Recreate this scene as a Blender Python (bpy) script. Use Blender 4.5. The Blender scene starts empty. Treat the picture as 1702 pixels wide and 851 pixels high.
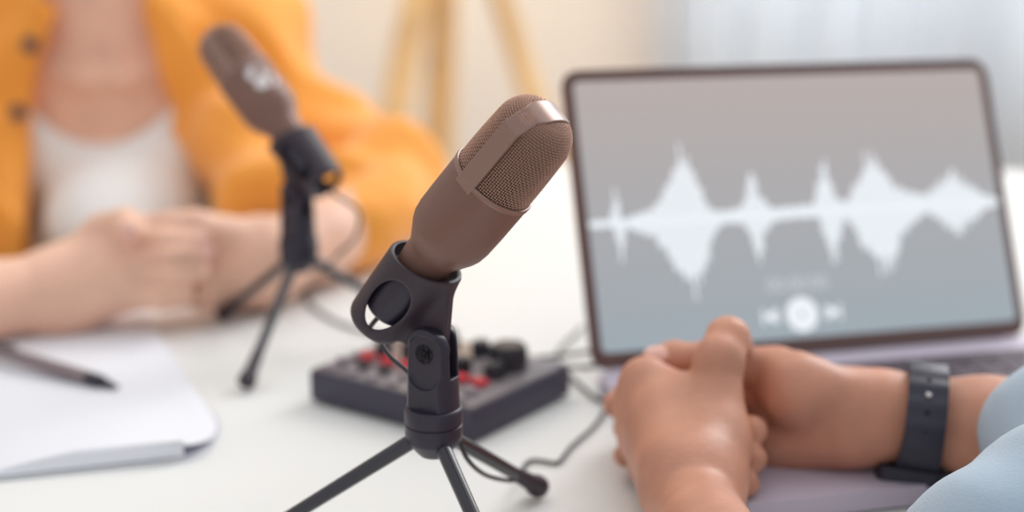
import bpy, bmesh, math, random
import numpy as np
from mathutils import Matrix, Vector, Quaternion
random.seed(4)
PI = math.pi
SC = bpy.context.scene
COL = SC.collection

# ------------------------------------------------------------------ camera, world, lights, exposure
FPX, PITCH, ROLL, CAMH = 2440.8, .2448, .0026, .3001
cf = np.array([0, math.cos(PITCH), -math.sin(PITCH)])
_rt = np.array([1., 0, 0]); _up = np.cross(_rt, cf)
cR = math.cos(ROLL)*_rt + math.sin(ROLL)*_up
cU = -math.sin(ROLL)*_rt + math.cos(ROLL)*_up
CAMP = np.array([0, 0, CAMH])
cam = bpy.data.cameras.new('camera'); camo = bpy.data.objects.new('camera', cam); COL.objects.link(camo)
cam.sensor_width = 36; cam.lens = FPX/1702*36
cam.clip_start = .02; cam.clip_end = 60
m = Matrix.Identity(4)
for i in range(3):
    m[i][0], m[i][1], m[i][2], m[i][3] = cR[i], cU[i], -cf[i], CAMP[i]
camo.matrix_world = m
cam.dof.use_dof = True; cam.dof.focus_distance = .614; cam.dof.aperture_fstop = 3.2
cam.dof.aperture_blades = 0
SC.camera = camo
SC.view_settings.view_transform = 'Standard'; SC.view_settings.look = 'None'
SC.view_settings.gamma = 1; SC.view_settings.exposure = 0.0
SC.view_settings.use_curve_mapping = False

w = bpy.data.worlds.new('world'); SC.world = w; w.use_nodes = True
bg = w.node_tree.nodes['Background']; bg.inputs[0].default_value = (.96, .985, 1, 1); bg.inputs[1].default_value = .76

def area(name, loc, target, sx, sy, power, color):
    l = bpy.data.lights.new(name, 'AREA'); l.shape = 'RECTANGLE'; l.size = sx; l.size_y = sy
    l.energy = power; l.color = color
    o = bpy.data.objects.new(name, l); COL.objects.link(o); o.location = loc
    o.rotation_euler = (Vector(target)-Vector(loc)).to_track_quat('-Z', 'Y').to_euler()
    return o
# daylight coming in by the curtained window at the back right; the other areas are unseen extra lights
area('window_daylight', (1.3, 3.9, .9), (.3, 1.0, -.1), 2.6, 2.2, 140, (.95, .98, 1))
area('overhead_fill', (.1, 1.5, 2.3), (.1, .9, 0), 2.4, 1.6, 12, (1, .99, .97))  # unseen overhead fill for the overall brightness
area('added_warm_wash', (-.5, 2.2, 1.5), (-.1, .8, .1), .5, .5, 4, (1, .72, .45))  # added warm area with no lamp behind it, browns the microphone
area('added_highlight', (1.35, 2.4, 1.7), (.0, .7, .1), 1.1, .9, 26, (1, .985, .965))  # added area, placed to put a highlight on the microphone band

def onz(x, y, z):
    d = cf + (x-851)/FPX*cR - (y-425.5)/FPX*cU
    return CAMP + d*(z-CAMH)/d[2]
def W(x, y, d):
    return CAMP + d*(cf + (x-851)/FPX*cR - (y-425.5)/FPX*cU)

# ------------------------------------------------------------------ materials
def mat(name, col, rough=.5, metal=0, spec=.5, coat=0, sss=0, bump=0, bscale=200, var=0, vscale=20, emit=None, estr=0, trans=0, sheen=0):
    m = bpy.data.materials.new(name); m.use_nodes = True
    nt = m.node_tree; b = nt.nodes['Principled BSDF']
    b.inputs['Base Color'].default_value = (*col, 1); b.inputs['Roughness'].default_value = rough
    b.inputs['Metallic'].default_value = metal; b.inputs['Specular IOR Level'].default_value = spec
    b.inputs['Coat Weight'].default_value = coat
    b.inputs['Sheen Weight'].default_value = sheen
    b.inputs['Transmission Weight'].default_value = trans
    if sss:
        b.inputs['Subsurface Weight'].default_value = sss
        b.inputs['Subsurface Radius'].default_value = (1, .35, .2); b.inputs['Subsurface Scale'].default_value = .006
    if emit:
        b.inputs['Emission Color'].default_value = (*emit, 1); b.inputs['Emission Strength'].default_value = estr
    tc = nt.nodes.new('ShaderNodeTexCoord')
    if bump:
        n = nt.nodes.new('ShaderNodeTexNoise'); n.inputs['Scale'].default_value = bscale; n.inputs['Detail'].default_value = 4
        bp = nt.nodes.new('ShaderNodeBump'); bp.inputs['Strength'].default_value = bump; bp.inputs['Distance'].default_value = .001
        nt.links.new(tc.outputs['Object'], n.inputs['Vector']); nt.links.new(n.outputs['Fac'], bp.inputs['Height'])
        nt.links.new(bp.outputs[0], b.inputs['Normal'])
    if var:
        n = nt.nodes.new('ShaderNodeTexNoise'); n.inputs['Scale'].default_value = vscale; n.inputs['Detail'].default_value = 3
        r = nt.nodes.new('ShaderNodeValToRGB')
        r.color_ramp.elements[0].position = .35; r.color_ramp.elements[1].position = .65
        r.color_ramp.elements[0].color = (*[c*(1-var) for c in col], 1)
        r.color_ramp.elements[1].color = (*[min(1, c*(1+var)) for c in col], 1)
        nt.links.new(tc.outputs['Object'], n.inputs['Vector']); nt.links.new(n.outputs['Fac'], r.inputs[0])
        nt.links.new(r.outputs[0], b.inputs['Base Color'])
    return m
M = {}
M['table'] = mat('white_laminate', (.80, .80, .79), .5, spec=.25, bump=.02, bscale=400)
M['micbody'] = mat('flare_tinted_body', (.205, .108, .086), .42, metal=.2, bump=.05, bscale=1500)  # dark microphone; the brown of the warm flare is painted into its colour
M['micwire'] = mat('flare_tinted_wire', (.58, .35, .27), .3, metal=.5)  # same flare brown put into the wire colour
M['micstrap'] = mat('flare_tinted_band', (.27, .155, .125), .30, metal=.3, spec=.8)  # same flare brown put into the band colour
M['foam'] = mat('dark_brown_foam', (.016, .008, .007), .9)
M['black'] = mat('charcoal_plastic', (.023, .018, .034), .42, bump=.06, bscale=900)
M['rubber'] = mat('soft_black_rubber', (.033, .021, .032), .5, bump=.04, bscale=1200)
M['blackmetal'] = mat('black_lacquered_tube', (.024, .023, .033), .25, coat=.3)
M['screw'] = mat('dark_screw_metal', (.045, .04, .05), .3, metal=.7)
M['cable'] = mat('black_cable', (.028, .024, .032), .38)
M['mixer'] = mat('dark_violet_case', (.042, .036, .062), .5, bump=.05, bscale=700)
M['panel'] = mat('mixer_panel', (.19, .165, .175), .33, spec=.7)
M['grey'] = mat('grey_rubber_button', (.30, .25, .28), .5)
M['dark'] = mat('dark_knob', (.020, .018, .028), .4)
M['red'] = mat('red_button', (.62, .02, .04), .4)
M['lid'] = mat('flare_tinted_frame', (.125, .066, .06), .38, metal=.2)  # dark frame; brown of the warm flare is mixed into its colour
M['deck'] = mat('lilac_grey_aluminium', (.56, .50, .60), .42, metal=.05)
M['keys'] = mat('dark_plum_keys', (.085, .05, .075), .5)
M['hinge'] = mat('hinge_plastic', (.05, .03, .035), .5)
M['trackpad'] = mat('trackpad_glass', (.42, .37, .43), .3)
M['skin'] = mat('skin', (.57, .265, .175), .45, spec=.4, sss=.12, bump=.25, bscale=500, var=.10, vscale=35)
M['skin2'] = mat('skin_fair', (.82, .50, .37), .5, spec=.35, sss=.12, var=.08, vscale=25)
M['nail'] = mat('fingernail', (.80, .46, .38), .25, coat=.3)
M['lip'] = mat('lip', (.50, .13, .11), .4)
M['eye'] = mat('eye', (.8, .8, .78), .2)
M['iris'] = mat('iris', (.05, .025, .015), .2)
M['hair'] = mat('dark_brown_hair', (.035, .018, .012), .45, bump=.5, bscale=120)
M['orange'] = mat('orange_cotton', (.95, .38, .055), .85, bump=.3, bscale=900, sheen=.2)
M['tank'] = mat('white_ribbed_cotton', (.84, .83, .82), .85)
M['button'] = mat('navy_button', (.03, .03, .07), .4)
M['blue'] = mat('pale_blue_cotton', (.42, .52, .62), .9, bump=.35, bscale=900, sheen=.2)
M['trouser'] = mat('grey_denim', (.12, .14, .2), .9)
M['watch'] = mat('navy_silicone', (.026, .026, .045), .5)
M['pin'] = mat('steel_pin', (.6, .55, .55), .25, metal=1)
M['hole'] = mat('strap_hole', (.006, .006, .01), .8)
M['paper'] = mat('white_paper', (.80, .81, .87), .75, bump=.05, bscale=300)
M['pages'] = mat('shaded_page', (.52, .49, .60), .8)  # paper with the lavender shade between the sheets put into its colour
M['pengrey'] = mat('smoky_grey_barrel', (.23, .17, .18), .25)
M['pencap'] = mat('black_pen_tip', (.02, .015, .03), .3)
M['wall'] = mat('pale_wall', (.87, .865, .86), .9, bump=.05, bscale=50)
M['floor'] = mat('pale_wood_floor', (.55, .42, .30), .5, var=.15, vscale=6)
M['wood'] = mat('golden_oak', (.88, .60, .30), .45, var=.15, vscale=9)
M['shade'] = mat('cream_lamp_shade', (.9, .8, .62), .9, emit=(1, .75, .45), estr=1.2)
M['frame'] = mat('white_window_frame', (.85, .86, .87), .4)
M['logo'] = mat('pale_silver_print', (.75, .70, .70), .35)
M['screen'] = None

# ------------------------------------------------------------------ helpers
def tag(o, label=None, cat=None, group=None, kind=None):
    if label: o['label'] = label
    if cat: o['category'] = cat
    if group: o['group'] = group
    if kind: o['kind'] = kind
    return o
def thing(name, label, cat, loc=(0, 0, 0), rz=0, group=None):
    o = bpy.data.objects.new(name, None); COL.objects.link(o); o.location = loc; o.rotation_euler = (0, 0, rz)
    o.empty_display_size = .02
    return tag(o, label, cat, group)
def link(name, me, m, parent=None, smooth=True):
    if m is not None: me.materials.append(m)
    if smooth:
        me.polygons.foreach_set('use_smooth', [True]*len(me.polygons))
    o = bpy.data.objects.new(name, me); COL.objects.link(o)
    if parent is not None: o.parent = parent
    return o
def obj(name, bm, m, parent=None, smooth=True, sharp=35):
    bmesh.ops.recalc_face_normals(bm, faces=bm.faces[:])
    me = bpy.data.meshes.new(name); bm.to_mesh(me); bm.free()
    if smooth and sharp and len(me.polygons): 
        me.polygons.foreach_set('use_smooth', [True]*len(me.polygons))
        me.set_sharp_from_angle(angle=math.radians(sharp))
        smooth = False
        me.materials.append(m); o = bpy.data.objects.new(name, me); COL.objects.link(o)
        if parent is not None: o.parent = parent
        return o
    return link(name, me, m, parent, smooth)
def box(bm, sx, sy, sz, c=(0, 0, 0), rot=None, bev=0, seg=2):
    r = bmesh.ops.create_cube(bm, size=1); vs = r['verts']
    bmesh.ops.scale(bm, vec=(sx, sy, sz), verts=vs)
    if bev:
        es = list({e for v in vs for e in v.link_edges})
        g = bmesh.ops.bevel(bm, geom=es, offset=bev, segments=seg, affect='EDGES', profile=.5)
        vs = list({v for f in g['faces'] for v in f.verts} | {v for v in vs if v.is_valid})
        # bevel keeps the flat faces: gather every vertex linked to these
        seen = set(vs); st = list(vs)
        while st:
            v = st.pop()
            for e in v.link_edges:
                q = e.other_vert(v)
                if q not in seen: seen.add(q); st.append(q)
        vs = list(seen)
    if rot is not None: bmesh.ops.transform(bm, matrix=Matrix(rot).to_4x4(), verts=vs)
    bmesh.ops.translate(bm, vec=c, verts=vs)
    return vs
def lathe(bm, prof, seg=48, c=(0, 0, 0), mtx=None, close=True):
    rings = []
    mt = mtx or Matrix.Identity(4)
    for r, z in prof:
        if r < 1e-6: rings.append([bm.verts.new(mt @ Vector((c[0], c[1], c[2]+z)))])
        else: rings.append([bm.verts.new(mt @ Vector((c[0]+r*math.cos(2*PI*k/seg), c[1]+r*math.sin(2*PI*k/seg), c[2]+z))) for k in range(seg)])
    for a, b in zip(rings, rings[1:]):
        for k in range(seg):
            if len(a) == 1 and len(b) == 1: continue
            if len(a) == 1: bm.faces.new((a[0], b[k], b[(k+1) % seg]))
            elif len(b) == 1: bm.faces.new((a[k], a[(k+1) % seg], b[0]))
            else: bm.faces.new((a[k], a[(k+1) % seg], b[(k+1) % seg], b[k]))
    if close:
        for rg, fl in ((rings[0], 1), (rings[-1], 0)):
            if len(rg) > 1: bm.faces.new(rg[::-1] if fl else rg)
def spline(pts, n=8):
    P = [np.array(p, float) for p in pts]; P = [2*P[0]-P[1]]+P+[2*P[-1]-P[-2]]; out = []
    for i in range(1, len(P)-2):
        for k in range(n):
            t = k/n
            out.append(.5*((2*P[i])+(P[i+1]-P[i-1])*t+(2*P[i-1]-5*P[i]+4*P[i+1]-P[i+2])*t*t+(3*P[i]-P[i-1]-3*P[i+1]+P[i+2])*t**3))
    out.append(P[-2]); return out
def tube(bm, pts, r, seg=12, cap=True):
    pts = [np.array(p, float) for p in pts]; rr = r if hasattr(r, '__len__') else [r]*len(pts)
    T = []
    for i in range(len(pts)):
        t = pts[min(i+1, len(pts)-1)]-pts[max(i-1, 0)]; T.append(t/np.linalg.norm(t))
    nrm = np.cross(T[0], [0.13, .2, 1.]); nrm /= np.linalg.norm(nrm); rings = []
    for p, t, q in zip(pts, T, rr):
        nrm = nrm-t*(nrm@t); nrm /= np.linalg.norm(nrm); bn = np.cross(t, nrm)
        rings.append([bm.verts.new(p+q*(math.cos(2*PI*k/seg)*nrm+math.sin(2*PI*k/seg)*bn)) for k in range(seg)])
    for a, b in zip(rings, rings[1:]):
        for k in range(seg): bm.faces.new((a[k], a[(k+1) % seg], b[(k+1) % seg], b[k]))
    if cap: bm.faces.new(rings[0][::-1]); bm.faces.new(rings[-1])
def prism(bm, poly, z0, z1, mtx=None):
    mt = mtx or Matrix.Identity(4)
    a = [bm.verts.new(mt @ Vector((x, y, z0))) for x, y in poly]; b = [bm.verts.new(mt @ Vector((x, y, z1))) for x, y in poly]
    bm.faces.new(a[::-1]); bm.faces.new(b)
    for i in range(len(poly)): j = (i+1) % len(poly); bm.faces.new((a[i], a[j], b[j], b[i]))
def rrect(x0, y0, x1, y1, r, n=8):
    out = []
    for cx, cy, a0 in ((x1-r, y1-r, 0), (x0+r, y1-r, 90), (x0+r, y0+r, 180), (x1-r, y0+r, 270)):
        for k in range(n+1): a = math.radians(a0+90*k/n); out.append((cx+r*math.cos(a), cy+r*math.sin(a)))
    return out
def copy_tree(o, parent=None):
    c = o.copy(); COL.objects.link(c)
    if parent is not None: c.parent = parent; c.matrix_parent_inverse = o.matrix_parent_inverse.copy()
    for ch in list(o.children): copy_tree(ch, c)
    return c

# ---- implicit surfaces: smooth unions of tapered limbs and ellipsoids, turned into one continuous mesh
def smin(a, b, k):
    if k <= 0: return np.minimum(a, b)
    h = np.clip(.5+.5*(a-b)/k, 0, 1); return a*(1-h)+b*h-k*h*(1-h)
def smax(a, b, k): return -smin(-a, -b, k)
class Field:
    def __init__(s, lo, hi, h):
        s.lo = np.array(lo, float); s.h = h; s.n = np.ceil((np.array(hi)-s.lo)/h).astype(int)+1
        s.f = np.full(s.n, 1.0, np.float32)
    def sl(s, lo, hi):
        a = np.clip(np.floor((np.array(lo)-s.lo)/s.h).astype(int), 0, s.n); b = np.clip(np.ceil((np.array(hi)-s.lo)/s.h).astype(int)+1, 0, s.n)
        return tuple(slice(x, y) for x, y in zip(a, b))
    def grid(s, sl):
        g = [(np.arange(q.start, q.stop)*s.h+s.lo[i]).astype(np.float32) for i, q in enumerate(sl)]
        return g[0][:, None, None], g[1][None, :, None], g[2][None, None, :]
    def all(s): return tuple(slice(0, k) for k in s.n)
    def apply(s, lo, hi, fn, k, sub=False):
        m = k*1.3+3*s.h; sl = s.sl(np.array(lo)-m, np.array(hi)+m)
        if any(q.stop <= q.start for q in sl): return
        d = fn(*s.grid(sl)).astype(np.float32)
        s.f[sl] = smax(s.f[sl], -d, k) if sub else smin(s.f[sl], d, k)
    def cap(s, a, b, r1, r2=None, k=.004, flat=None, fr=1, sub=False):
        a = np.array(a, float); b = np.array(b, float); r2 = r1 if r2 is None else r2; ba = b-a; L = max(ba@ba, 1e-12)
        R = max(r1, r2)
        if flat is not None: fl = np.array(flat, float); fl /= np.linalg.norm(fl)
        def fn(x, y, z):
            px, py, pz = x-a[0], y-a[1], z-a[2]
            t = np.clip((px*ba[0]+py*ba[1]+pz*ba[2])/L, 0, 1)
            qx, qy, qz = px-t*ba[0], py-t*ba[1], pz-t*ba[2]
            if flat is None: return np.sqrt(qx*qx+qy*qy+qz*qz)-(r1+(r2-r1)*t)
            c = qx*fl[0]+qy*fl[1]+qz*fl[2]
            return (np.sqrt(qx*qx+qy*qy+qz*qz+c*c*(1/fr**2-1))-(r1+(r2-r1)*t))*(.5+.5*fr)
        s.apply(np.minimum(a, b)-R, np.maximum(a, b)+R, fn, k, sub)
    def ell(s, c, r, k=.004, rot=None, sub=False):
        c = np.array(c, float); r = np.array(r, float); Rm = np.eye(3) if rot is None else np.array(rot, float); R = r.max()
        def fn(x, y, z):
            p = (x-c[0], y-c[1], z-c[2])
            q = [Rm[0, i]*p[0]+Rm[1, i]*p[1]+Rm[2, i]*p[2] for i in range(3)]
            k0 = np.sqrt(sum((q[i]/r[i])**2 for i in range(3)))+1e-6; k1 = np.sqrt(sum((q[i]/r[i]**2)**2 for i in range(3)))+1e-6
            return k0*(k0-1)/k1
        s.apply(c-R, c+R, fn, k, sub)
    def chain(s, pts, rs, k=.003, **kw):
        for (a, b), (p, q) in zip(zip(pts, pts[1:]), zip(rs, rs[1:])): s.cap(a, b, p, q, k=k, **kw)
    def mesh(s, name, m, parent=None, relax=1):
        f = s.f; f[0] = f[-1] = 1; f[:, 0] = f[:, -1] = 1; f[:, :, 0] = f[:, :, -1] = 1
        ins = f < 0; nx, ny, nz = f.shape
        cs = (nx-1, ny-1, nz-1)
        cnt = np.zeros(cs, np.uint8)
        for i in (0, 1):
            for j in (0, 1):
                for k in (0, 1): cnt += ins[i:nx-1+i, j:ny-1+j, k:nz-1+k]
        act = (cnt > 0) & (cnt < 8); idx = np.argwhere(act); n = len(idx)
        if not n: raise RuntimeError('empty field '+name)
        num = np.full(cs, -1, np.int64); num[act] = np.arange(n)
        acc = np.zeros((n, 3)); c = np.zeros(n)
        cor = {(i, j, k): f[idx[:, 0]+i, idx[:, 1]+j, idx[:, 2]+k] for i in (0, 1) for j in (0, 1) for k in (0, 1)}
        for a in cor:
            for ax in range(3):
                if a[ax]: continue
                b = list(a); b[ax] = 1; b = tuple(b); fa, fb = cor[a], cor[b]; cr = (fa < 0) != (fb < 0)
                t = np.where(cr, fa/np.where(cr, fa-fb, 1), 0)
                p = np.array(a, float)[None].repeat(n, 0); p[:, ax] = t
                acc += p*cr[:, None]; c += cr
        V = (idx+acc/c[:, None])*s.h+s.lo
        Q = []
        for ax in range(3):
            u, v = (ax+1) % 3, (ax+2) % 3
            A = np.take(ins, range(0, ins.shape[ax]-1), axis=ax); B = np.take(ins, range(1, ins.shape[ax]), axis=ax)
            e = np.argwhere(A != B)
            e = e[(e[:, u] > 0) & (e[:, v] > 0) & (e[:, u] < ins.shape[u]-1) & (e[:, v] < ins.shape[v]-1)]
            o = np.zeros((4, 3), int); o[0, u] = o[0, v] = -1; o[1, v] = -1; o[3, u] = -1
            q = np.stack([num[tuple((e+o[i]).T)] for i in range(4)], 1)
            sa = A[tuple(e.T)]
            q[~sa] = q[~sa][:, ::-1]; Q.append(q)
        Q = np.concatenate(Q); Q = Q[(Q >= 0).all(1)]
        for _ in range(relax):
            S = np.zeros_like(V); k = np.zeros(n)
            for i in range(4):
                a, b = Q[:, i], Q[:, (i+1) % 4]
                np.add.at(S, a, V[b]); np.add.at(k, a, 1); np.add.at(S, b, V[a]); np.add.at(k, b, 1)
            V = V*.5+.5*S/np.maximum(k, 1)[:, None]
        me = bpy.data.meshes.new(name)
        me.vertices.add(n); me.vertices.foreach_set('co', V.astype(np.float32).ravel())
        me.loops.add(len(Q)*4); me.loops.foreach_set('vertex_index', Q.astype(np.int32).ravel())
        me.polygons.add(len(Q)); me.polygons.foreach_set('loop_start', np.arange(len(Q), dtype=np.int32)*4)
        me.update(calc_edges=True); me.validate()
        return link(name, me, m, parent, True)

# ------------------------------------------------------------------ the room
TC = np.array([.25, .98]); TR = .69
def struct(name, bm, m):
    return tag(obj(name, bm, m, smooth=False), kind='structure')
b = bmesh.new(); box(b, 7, 6.4, .05, (0, .9, -.775)); struct('floor', b, M['floor'])
WX0, WX1, WZ0, WZ1, WY = .34, 2.7, -.62, 1.75, 3.6
b = bmesh.new()
box(b, WX0+3.2, .12, 3.2, ((WX0-3.2)/2, WY+.06, .85)); box(b, 3.2-WX1, .12, 3.2, ((WX1+3.2)/2, WY+.06, .85))
box(b, WX1-WX0, .12, WZ0+.75, ((WX0+WX1)/2, WY+.06, (WZ0-.75)/2)); box(b, WX1-WX0, .12, 2.45-WZ1, ((WX0+WX1)/2, WY+.06, (WZ1+2.45)/2))
struct('wall_back', b, M['wall'])
b = bmesh.new(); box(b, .1, 5.6, 3.2, (-3.2, 1.0, .85)); struct('wall_left', b, M['wall'])
b = bmesh.new(); box(b, 2.9, .02, .09, (-1.75+.0, WY-.01, -.705)); box(b, .5, .02, .09, (.05-.0, WY-.01, -.705)); struct('baseboard_back', b, M['frame'])
# window: frame with glass, sheer curtains before it
wn = tag(bpy.data.objects.new('window_1', None), kind='structure'); COL.objects.link(wn)
b = bmesh.new()
for x in (WX0+.03, (WX0*2+WX1)/3, (WX0+2*WX1)/3, WX1-.03): box(b, .06, .07, WZ1-WZ0, (x, WY+.06, (WZ0+WZ1)/2), bev=.004)
for z in (WZ0+.03, .35, WZ1-.03): box(b, WX1-WX0, .06, .06, ((WX0+WX1)/2, WY+.06, z), bev=.004)
tag(obj('window_frame', b, M['frame'], wn, False), kind='structure')
gl = mat('window_glass', (.95, .98, 1), .02, trans=1)
b = bmesh.new(); box(b, WX1-WX0-.06, .006, WZ1-WZ0-.06, ((WX0+WX1)/2, WY+.07, (WZ0+WZ1)/2)); tag(obj('window_glass', b, gl, wn, False), kind='structure')
cm = bpy.data.materials.new('sheer_voile'); cm.use_nodes = True
nt = cm.node_tree; nt.nodes.remove(nt.nodes['Principled BSDF']); out = nt.nodes['Material Output']
tl = nt.nodes.new('ShaderNodeBsdfTranslucent'); tl.inputs[0].default_value = (.93, .95, .97, 1)
df = nt.nodes.new('ShaderNodeBsdfDiffuse'); df.inputs[0].default_value = (.9, .91, .93, 1)
mx = nt.nodes.new('ShaderNodeMixShader'); mx.inputs[0].default_value = .45
nt.links.new(tl.outputs[0], mx.inputs[1]); nt.links.new(df.outputs[0], mx.inputs[2]); nt.links.new(mx.outputs[0], out.inputs[0])
def curtain(x0, x1, ph, label):
    b = bmesh.new(); n = 150; rows = []
    for z in (WZ0-.1, .2, WZ1+.12):
        rows.append([b.verts.new((x0+(x1-x0)*i/n, WY-.1+.035*math.sin(i*.55+ph)+.012*math.sin(i*1.31+ph*2), z)) for i in range(n+1)])
    for a, c in zip(rows, rows[1:]):
        for i in range(n): b.faces.new((a[i], a[i+1], c[i+1], c[i]))
    o = obj('sheer_curtain', b, cm, None, True, 0); tag(o, label, 'curtain', 'sheer curtains at the window')
    md = o.modifiers.new('th', 'SOLIDIFY'); md.thickness = .0015
    return o
curtain(.33, 1.05, 0, 'white sheer curtain at the edge of the window, above the laptop corner nearest the microphone')
curtain(1.055, 1.9, 1.7, 'white sheer curtain behind the laptop, above the corner farthest from the microphones')
b = bmesh.new(); tube(b, [(.1, WY-.1, WZ1+.13), (2.9, WY-.1, WZ1+.13)], .012)
for x in (.2, 1.5, 2.8): box(b, .02, .1, .02, (x, WY-.05, WZ1+.13))
tag(obj('curtain_rod', b, M['frame']), 'white curtain rod above the window', 'curtain rod')

# wooden tripod floor lamp
LB = np.array([-.125, 2.95])
lamp = thing('floor_lamp', 'golden wooden tripod floor lamp standing between the seated person and the window', 'lamp', (LB[0], LB[1], -.75))
ap = np.array([0, 0, 1.05])
for ft, wd in (((-.235, -.06, 0), .032), ((.37, -.04, 0), .026), ((-.06, .34, 0), .034)):
    b = bmesh.new(); ft = np.array(ft); d = (ft-ap)/np.linalg.norm(ft-ap)
    top = ap+np.array([ft[0]*.10, ft[1]*.1, 0])
    tube(b, [top, top*.5+ft*.5, ft+np.array([0, 0, .012])], [wd*.8, wd, wd*.75], 16)
    obj('leg', b, M['wood'], lamp)
b = bmesh.new(); lathe(b, [(.0, -.05), (.055, -.05), (.065, -.03), (.065, .03), (.03, .05), (.012, .06), (.012, .34), (0, .34)], c=(0, 0, 1.05)); obj('hub', b, M['wood'], lamp)
b = bmesh.new(); lathe(b, [(.20, .0), (.16, .27), (.157, .27), (.197, 0), (.20, 0)], c=(0, 0, 1.2), close=False); obj('lamp_shade', b, M['shade'], lamp)
bl = bpy.data.lights.new('lamp_bulb', 'POINT'); bl.energy = 6; bl.color = (1, .72, .42); bl.shadow_soft_size = .05
bo = bpy.data.objects.new('lamp_bulb', bl); COL.objects.link(bo); bo.location = (LB[0], LB[1], .56)

# table
table = thing('table', 'round white table carrying the microphones, the mixer and the laptop', 'table', (TC[0], TC[1], -.75))
b = bmesh.new(); lathe(b, [(0, .722), (TR-.012, .722), (TR-.003, .727), (TR, .736), (TR-.002, .746), (TR-.006, .75), (0, .75)], seg=160); obj('tabletop', b, M['table'], table)
b = bmesh.new(); lathe(b, [(0, 0), (.30, 0), (.30, .012), (.06, .03), (.04, .06), (.04, .66), (.12, .715), (.12, .722), (0, .722)], seg=64); obj('pedestal', b, M['table'], table)

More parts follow.
